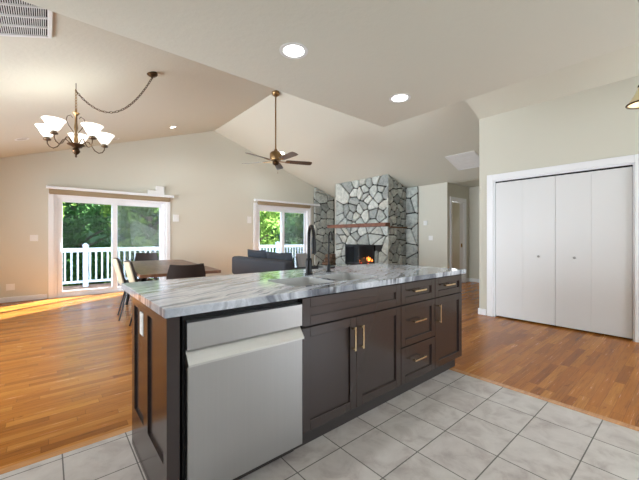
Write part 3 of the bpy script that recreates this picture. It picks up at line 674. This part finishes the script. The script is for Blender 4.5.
def cushion(lab, loc, rot, sx, sy, sz, m):
    bm = B(); N = 10; V = {}
    for side in (-1, 1):
        for i in range(N+1):
            for j in range(N+1):
                u, v = -1+2*i/N, -1+2*j/N; e = max(abs(u), abs(v)); hgt = (1-u**4)*(1-v**4); pin = 1-.08*(1-abs(u))*(abs(v) == 1)-.08*(1-abs(v))*(abs(u) == 1)
                if side == 1 and e == 1: V[(1, i, j)] = V[(-1, i, j)]; continue
                V[(side, i, j)] = bm.verts.new((u*sx/2*pin, side*sz/2*math.sqrt(max(hgt, 0)), v*sy/2*pin))
        for i in range(N):
            for j in range(N): bm.faces.new((V[(side, i, j)], V[(side, i+1, j)], V[(side, i+1, j+1)], V[(side, i, j+1)]))
    o = obj('cushion', bm, m, None, True, loc, rot); return tag(o, lab, 'cushion')
cushion('dark slate back cushion at the far left end of the sofa', (3.46, 6.12, .73), (math.radians(-14), 0, math.radians(90)), .78, .46, .18, 'sofap')
cushion('dark slate back cushion leaning at the right half of the sofa', (3.46, 5.27, .715), (math.radians(-14), 0, math.radians(90)), .90, .44, .18, 'sofap')
cushion('light grey throw cushion beside the dark back cushions on the sofa', (3.82, 5.02, .712), (math.radians(-12), 0, math.radians(25)), .42, .40, .14, 'greyp')

# ================================================================== ceiling fan
FP = (RX, 5.33); HZ = 2.72
t = thing('ceiling_fan', 'antique brass five-blade ceiling fan hanging on a long rod', 'ceiling fan', (FP[0], FP[1], HZ))
bm = B(); zc = RZ-HZ; lathe(bm, [(.07, zc-.01), (.078, zc-.045), (.06, zc-.08), (.03, zc-.10), (.014, zc-.105)], seg=20); obj('canopy', bm, 'brass', t, True)
bm = B(); tube(bm, [(0, 0, zc-.1), (0, 0, .09)], .0135, 10); obj('down_rod', bm, 'brass', t, True)
bm = B(); lathe(bm, [(.018, .21), (.03, .19), (.045, .165), (.095, .145), (.115, .11), (.115, .03), (.10, -.01), (.05, -.02)], seg=24); obj('motor_housing', bm, 'brass', t, True)
bm = B(); lathe(bm, [(.05, -.021), (.06, -.035), (.062, -.08), (.045, -.10), (.012, -.11), (.008, -.125)], seg=20); obj('switch_housing', bm, 'bronze', t, True)
Fv = Vector((math.cos(YAW), math.sin(YAW), 0)); Rv = Vector((math.sin(YAW), -math.cos(YAW), 0))
for k, a in enumerate((90, 18, -54, -126, 162)):
    a = math.radians(a); d = Rv*math.cos(a)+Fv*math.sin(a); ang = math.atan2(d.y, d.x)
    mt = Matrix.Rotation(ang, 4, 'Z') @ Matrix.Translation((0, 0, -.028)) @ Matrix.Rotation(math.radians(-13), 4, 'X')
    bm = B(); prism(bm, [(.20, -.052), (.24, -.062), (.66, -.074), (.715, -.066), (.73, -.03), (.73, .03), (.715, .066), (.66, .074), (.24, .06), (.20, .052)], 'z', 0, .007); bmesh.ops.transform(bm, matrix=mt, verts=bm.verts); bl = obj('blade', bm, 'bladed', t)
    bm = B(); box(bm, .06, .26, -.014, .014, -.012, -.001, .003); box(bm, .20, .28, -.035, .035, -.006, -.0005, .002); bmesh.ops.transform(bm, matrix=mt, verts=bm.verts); obj('blade_bracket', bm, 'brass', bl)
bm = B(); tube(bm, [(.045, .0, -.09), (.047, 0, -.23)], .0015, 6); lathe(bm, [(.002, 0), (.006, -.012), (.004, -.03)], (.047, 0, -.23), 8); obj('pull_chain', bm, 'brass', t)

# ================================================================== chandelier
CH = Vector((.253, 4.663, 0)); hookz = zl(.253); cn = Vector((.989, 4.381, zl(.989)))
t = thing('chandelier', 'bronze five-arm chandelier with glowing bell shades on a swagged chain', 'chandelier', (CH.x, CH.y, 2.13))
o0 = Vector((CH.x, CH.y, 2.13))
def link(bm, c, d, roll, L=.040, Wd=.021, r=.0036):
    d = d.normalized(); u = d.orthogonal().normalized(); u = Quaternion(d, roll) @ u
    pts = [c+d*(L/2*math.cos(a))+u*(Wd/2*math.sin(a)) for a in [2*PI*k/8 for k in range(8)]]; tube(bm, pts, r, 5, closed=True)
def chain(pts, step=.032):
    bm = B(); n = 0; carry = 0
    for a, b in zip(pts, pts[1:]):
        L = (b-a).length; s = carry
        while s < L: link(bm, a+(b-a)*(s/L), b-a, n*PI/2); n += 1; s += step
        carry = s-L
    return bm
hk = Vector((CH.x, CH.y, hookz-.09)); pts = []
a, b = cn-Vector((0, 0, .06)), hk
for k in range(25):
    s = k/24; p = a.lerp(b, s); p.z -= 1.25*s*(1-s)*1.06; pts.append(p)
bm = chain(pts); obj('swag_chain', shift(bm, o0), 'bronze', t, True)
bm = chain([hk, Vector((CH.x, CH.y, 2.67))]); obj('hanging_chain', shift(bm, o0), 'brass', t, True)
bm = B(); P = [Vector((0, 0, 0)), Vector((0, 0, -.03))]+[Vector((0, .016-.016*math.cos(q), -.045-.016*math.sin(q)-.02)) for q in [PI*k/6 for k in range(7)]]
tube(bm, [p+Vector((CH.x, CH.y, hookz)) for p in P], .004, 6); obj('hook', shift(bm, o0), 'bronze', t, True)
bm = B(); lathe(bm, [(.055, .03), (.062, -.005), (.058, -.022), (.035, -.04), (.012, -.05), (.008, -.062)], (cn.x, cn.y, cn.z), 20); obj('canopy', shift(bm, o0), 'bronze', t, True)
bm = B(); lathe(bm, [(.004, 0), (.012, .012), (.008, .03), (.03, .05), (.042, .075), (.03, .10), (.022, .11), (.05, .13), (.085, .145), (.085, .152), (.04, .16), (.02, .17)], seg=20); obj('finial_bowl', bm, 'bronze', t, True)
bm = B(); lathe(bm, [(.020, .171), (.026, .20), (.018, .24), (.013, .30), (.020, .34), (.013, .40), (.012, .48), (.035, .51), (.038, .516), (.012, .525), (.006, .55)], seg=16); obj('column', bm, 'brass', t, True)
for a in (30, 150, 270):
    q = math.radians(a); d = Vector((math.cos(q), math.sin(q), 0)); bm = B()
    tube(bm, [d*.012+Vector((0, 0, .24)), d*.03+Vector((0, 0, .30)), d*.075+Vector((0, 0, .37)), d*.10+Vector((0, 0, .43)), d*.09+Vector((0, 0, .475)), d*.055+Vector((0, 0, .49)), d*.035+Vector((0, 0, .46))], .004, 7); obj('scroll', bm, 'bronze', t, True)
for k in range(5):
    q = math.radians(-94+72*k); d = Rv*math.cos(q)+Fv*math.sin(q); R = .285
    bm = B(); path = [(.04, .150), (.075, .18), (.10, .205), (.13, .20), (.155, .16), (.185, .115), (.225, .095), (.262, .11), (.283, .145), (.285, .185)]
    tube(bm, [d*r+Vector((0, 0, z)) for r, z in path], .0058, 8); arm = obj('arm', bm, 'bronze', t, True)
    c = d*R
    bm = B(); lathe(bm, [(.012, .175), (.035, .183), (.038, .192), (.026, .205), (.026, .215)], (c.x, c.y, 0), 16); obj('socket_cup', bm, 'bronze', arm, True)
    bm = B(); lathe(bm, [(.024, .2155), (.040, .226), (.056, .248), (.070, .276), (.086, .306), (.107, .334), (.104, .336), (.083, .308), (.067, .279), (.053, .251), (.038, .230)], (c.x, c.y, 0), 24, cap=False); obj('shade', bm, 'shade', arm, True, label='glowing white bell glass shade')
    ld = bpy.data.lights.new('bulb', 'POINT'); ld.energy = .32; ld.color = (1, .98, .95); ld.shadow_soft_size = .025; lo = bpy.data.objects.new('bulb', ld); COL.objects.link(lo); lo.parent = t; lo.location = (c.x, c.y, .29)
# foyer pendant, partly outside the frame
bm0 = (4.18, .335)
t = thing('pendant_lamp', 'cream bell pendant lamp with a brown rim near the closet', 'pendant lamp', (bm0[0], bm0[1], 2.43))
bm = B(); lathe(bm, [(.112, -.002), (.120, -.004), (.125, .003), (.123, .012), (.112, .014), (.109, .004), (.112, -.002)], seg=28, cap=False); obj('rim', bm, 'rim', t, True)
bm = B(); lathe(bm, [(.113, .010), (.10, .035), (.075, .075), (.052, .12), (.04, .16), (.036, .158), (.048, .118), (.071, .073), (.096, .033), (.110, .009)], seg=28, cap=False); obj('shade', bm, 'amber', t, True)
bm = B(); lathe(bm, [(.042, .155), (.042, .175), (.015, .20), (.008, .22)], seg=16); obj('socket', bm, 'rim', t, True)
zc = zr(bm0[0])-2.43
bm = B(); tube(bm, [(0, 0, .21), (0, 0, zc-.02)], .006, 8); obj('stem', bm, 'rim', t)
bm = B(); lathe(bm, [(.055, zc+.015), (.06, zc-.02), (.02, zc-.045)], seg=16); obj('canopy', bm, 'rim', t, True)
ld = bpy.data.lights.new('bulb', 'POINT'); ld.energy = .8; ld.color = (1, .85, .6); ld.shadow_soft_size = .03; lo = bpy.data.objects.new('bulb', ld); COL.objects.link(lo); lo.parent = t; lo.location = (0, 0, .06)

# ================================================================== recessed lights
def downlight(label, x, y, z, ry=0, on=True, e=16, group=None, r=.095):
    t = thing('recessed_light', label, 'ceiling light', (x, y, z), rot=(0, ry, 0), group=group)
    bm = B(); lathe(bm, [(r*.72, -.002), (r, -.003), (r, -.0005), (r*.72, -.0005)], seg=28, cap=False); obj('trim_ring', bm, 'white', t, True)
    bm = B(); lathe(bm, [(.001, -.002), (r*.715, -.002), (r*.715, -.0008), (.001, -.0008)], seg=28, cap=False); obj('lens', bm, 'lamp' if on else 'offlamp', t)
    if on:
        ld = bpy.data.lights.new('lamp', 'SPOT'); ld.energy = e; ld.color = (1, .98, .95); ld.spot_size = math.radians(150); ld.spot_blend = .8; ld.shadow_soft_size = .07
        lo = bpy.data.objects.new('lamp', ld); COL.objects.link(lo); lo.parent = t; lo.location = (0, 0, -.012)
downlight('lit recessed light above the island, nearer the left', 1.247, 1.74, 2.44)
downlight('lit recessed light above the right part of the island', 2.385, 1.72, 2.44)
for x, y in ((.1, 1.74), (.1, -.4), (1.25, -.4), (2.385, -.4)):  # unseen downlights added as frontal fill for the kitchen
    downlight('added fill light recessed in the kitchen ceiling outside the picture', x, y, 2.44, group='added kitchen fill lights outside the picture')
aL, aR = -math.atan(KL), math.atan(KR)
downlight('small lit recessed light on the left slope near the gable wall', 2.085, 7.4, zl(2.085), aL, r=.075, e=22)
downlight('unlit recessed light on the slope left of the chandelier', -.314, 7.085, zl(-.314), aL, False)
downlight('unlit recessed light on the slope right of the chandelier', 1.081, 7.914, zl(1.081), aL, False, r=.085)
downlight('lit recessed light on the right slope behind the ceiling fan', 4.93, 7.42, zr(4.93), aR, e=22)
# ================================================================== ceiling vents
def vent(label, loc, ry, x0, x1, y0, y1, rows, alongx, fine, name='ceiling_vent', bw=.03, diag=False):
    t = thing(name, label, 'vent', loc, rot=(0, ry, 0))
    bm = B(); z0, z1 = -.014, -.001
    box(bm, x0, x1, y0, y0+bw, z0, z1, .003); box(bm, x0, x1, y1-bw, y1, z0, z1, .003); box(bm, x0, x0+bw, y0+bw, y1-bw, z0, z1, .003); box(bm, x1-bw, x1, y0+bw, y1-bw, z0, z1, .003); obj('frame', bm, 'white', t)
    bm = B(); box(bm, x0+bw, x1-bw, y0+bw, y1-bw, -.003, -.001); obj('backing', bm, 'white' if diag else 'seam', t)
    X0, X1, Y0, Y1 = x0+bw, x1-bw, y0+bw, y1-bw
    bm = B()
    n = int((X1-X0)/fine)
    for i in range(n):
        x = X0+(i+.5)*fine
        if diag: box(bm, -.055, .055, Y0, Y1, -.0015, .0015, mat=Matrix.Translation((x, 0, -.012)) @ Matrix.Rotation(math.radians(5), 4, 'Y')); continue
        box(bm, -.0012, .0012, Y0, Y1, -.008, .008, mat=Matrix.Translation((x, 0, -.0105)) @ Matrix.Rotation(math.radians(35), 4, 'Y') @ Matrix.Scale(.55 if not diag else .8, 4, (0, 0, 1)))
    obj('louvres', bm, 'white', t)
    for k in range(1, rows):
        bm = B(); y = Y0+(Y1-Y0)*k/rows; box(bm, X0, X1, y-.006, y+.006, -.016, -.004); obj('crossbar', bm, 'white', t)
vx = -.30
vent('large white return air vent at the upper left beside the kitchen ceiling', (vx, 3.27, zl(vx)), aL, -.36, .345, -.34, .30, 4, True, .013)
vx = 6.93
vent('square white slatted ceiling grille near the hallway', (vx, 3.28, zr(vx)), aR, -.33, .33, -.32, .32, 1, True, .145, bw=.03, diag=True)

# ================================================================== small wall fittings
def plate(name, label, cat, loc, w, h, normal='y', t=.008, parts=()):
    bm = B()
    if normal == 'y': box(bm, -w/2, w/2, -t, -.0005, -h/2, h/2, .002)
    else: box(bm, -t, -.0005, -w/2, w/2, -h/2, h/2, .002)
    e = thing(name, label, cat, loc); obj('cover_plate', bm, 'white', e)
    for (u, v, a, b) in parts:
        bm = B()
        if normal == 'y': box(bm, u-a/2, u+a/2, -t-.004, -t-.0002, v-b/2, v+b/2, .001)
        else: box(bm, -t-.004, -t-.0002, u-a/2, u+a/2, v-b/2, v+b/2, .001)
        obj('button' if 'switch' in name or 'thermo' in name else 'socket', bm, 'white', e)
plate('light_switch', 'white light switch on the wall left of the dining patio door', 'light switch', (-.198, YF, 1.2), .12, .12, parts=((-.025, 0, .03, .06), (.025, 0, .03, .06)))
plate('wall_outlet', 'white wall outlet low on the wall left of the patio door', 'outlet', (-.53, YF, .28), .12, .12, parts=((0, .025, .035, .03), (0, -.025, .035, .03)))
plate('light_switch', 'white switch box just right of the dining patio door', 'light switch', (2.42, YF, 1.69), .13, .17, t=.03, parts=((0, 0, .03, .05),))
plate('light_switch', 'white light switch on the wall left of the sofa patio door', 'light switch', (4.42, YF, 1.72), .13, .19, parts=((0, 0, .03, .06),))
plate('thermostat', 'round-cornered white thermostat on the wall right of the chimney', 'thermostat', (XR, 4.74, 1.60), .11, .12, 'x', .025, parts=((0, 0, .05, .03),))
plate('light_switch', 'white light switch below the thermostat', 'light switch', (XR, 4.59, 1.20), .12, .12, 'x', parts=((-.025, 0, .03, .06), (.025, 0, .03, .06)))

# ================================================================== deck and garden
bm = B()
for k in range(13):
    y = 8.51+k*.142; box(bm, -1.6, 9.4, y, y+.134, -.06, -.02, .004)
struct(obj('deck_floor', bm, 'deck'), 'brown timber deck boards outside the patio doors', 'deck')
t = thing('deck_railing', 'white balustrade railing along the outside deck', 'railing', (-1.2, 9.95, -.02))
LN = 10.2
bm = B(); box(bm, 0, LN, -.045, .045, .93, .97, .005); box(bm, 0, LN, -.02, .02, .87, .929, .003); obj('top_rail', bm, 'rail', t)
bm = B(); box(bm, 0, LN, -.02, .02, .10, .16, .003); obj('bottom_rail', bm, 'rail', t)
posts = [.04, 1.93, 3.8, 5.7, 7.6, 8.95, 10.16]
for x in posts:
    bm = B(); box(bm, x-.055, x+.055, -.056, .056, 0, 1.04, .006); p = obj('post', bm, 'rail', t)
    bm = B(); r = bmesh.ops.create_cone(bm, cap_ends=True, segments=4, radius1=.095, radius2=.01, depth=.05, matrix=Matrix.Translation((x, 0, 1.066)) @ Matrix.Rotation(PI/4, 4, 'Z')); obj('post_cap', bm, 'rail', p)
x = .15
while x < LN:
    if all(abs(x-q) > .085 for q in posts):
        bm = B(); box(bm, x-.018, x+.018, -.018, .018, .161, .869); obj('baluster', bm, 'rail', t)
    x += .125
bm = B(); prism(bm, [(8.52, -3.2), (8.52, -3), (27, -3), (34, 4), (46, 7), (60, 7), (60, -3.2)], 'x', -40, 70)
struct(obj('ground', bm, 'grass'), 'green lawn below the deck', 'ground')
def tree_proto(name, rx, rz, n, seed, leaf, size, lab, grp):
    random.seed(seed); t = thing(name, lab, 'tree', (0, 0, -3), 0, grp)
    bm = B(); tube(bm, [(0, 0, 0), (.1, .05, 2.5), (-.05, .1, 5), (0, 0, rz*1.5)], [.2, .15, .11, .03], 9)
    for k in range(22):
        a = random.uniform(0, 2*PI); z = random.uniform(1.2, rz*1.6); r = rx*random.uniform(.5, .8)
        tube(bm, [(0, .05, z), (math.cos(a)*r*.5, math.sin(a)*r*.5, z+.5), (math.cos(a)*r, math.sin(a)*r, z+.8)], [.06, .035, .01], 5)
    obj('trunk', bm, 'trunk', t)
    bm = B(); cl = []
    for _ in range(70):
        a, rr = random.uniform(0, 2*PI), (rx-.7)*math.sqrt(random.random()); cl.append((Vector((rr*math.cos(a), rr*math.sin(a), rz*random.uniform(.05, 2.0))), random.uniform(.4, .8)))
    for k in range(n):
        c, r = random.choice(cl); v = Vector((random.gauss(0, 1), random.gauss(0, 1), random.gauss(0, .7))).normalized()*r*random.random()**.4
        p = c+v; s = size*random.uniform(.6, 1.3)
        q = Quaternion((random.gauss(0, 1), random.gauss(0, 1), random.gauss(0, 1), random.gauss(0, 1))).normalized()
        vs = [bm.verts.new(p+q @ Vector(w)*s) for w in ((-1, 0, 0), (-.2, -.45, .1), (1, 0, 0), (-.2, .45, .1))]; bm.faces.new(vs)
    f = obj('foliage', bm, leaf, t); f['kind'] = 'stuff'
    return t
G = 'trees beyond the deck'
ta = tree_proto('broadleaf_tree', 1.95, 3.0, 9000, 3, 'leafa', .13, 'bright green leafy tree growing beyond the deck railing', G)
tb = tree_proto('dense_tree', 2.0, 3.3, 9000, 5, 'leafb', .12, 'deep green leafy tree growing further back beyond the deck', G+' further back')
first = {id(ta): True, id(tb): True}
def put(p, x, y, rz, s):
    if first[id(p)]: o = p; first[id(p)] = False
    else: o = copy_tree(p)
    o.location = (x, y, -3); o.rotation_euler = (0, 0, rz); o.scale = (s, s, s)
for x, y, r, s in ((-1.0, 13.2, 0, 1.0), (3.0, 13.2, 1.3, 1.0), (7.0, 13.2, 3.1, 1.0), (11.0, 13.2, 2.2, 1.0), (15.0, 13.2, 4.0, 1.0)): put(ta, x, y, r, s)
for x, y, r, s in ((1.0, 17.6, 0, 1.15), (5.7, 17.6, 1.0, 1.15), (-3.7, 17.6, 2.0, 1.15), (10.4, 17.6, 3.3, 1.15), (15.1, 17.6, 4.4, 1.15), (19.8, 17.6, 5.2, 1.15), (-.8, 23.2, .4, 1.5), (5.3, 23.2, 1.4, 1.5), (11.4, 23.2, 2.7, 1.5), (17.5, 23.2, 1.9, 1.5), (23.6, 23.2, .9, 1.5)): put(tb, x, y, r, s)
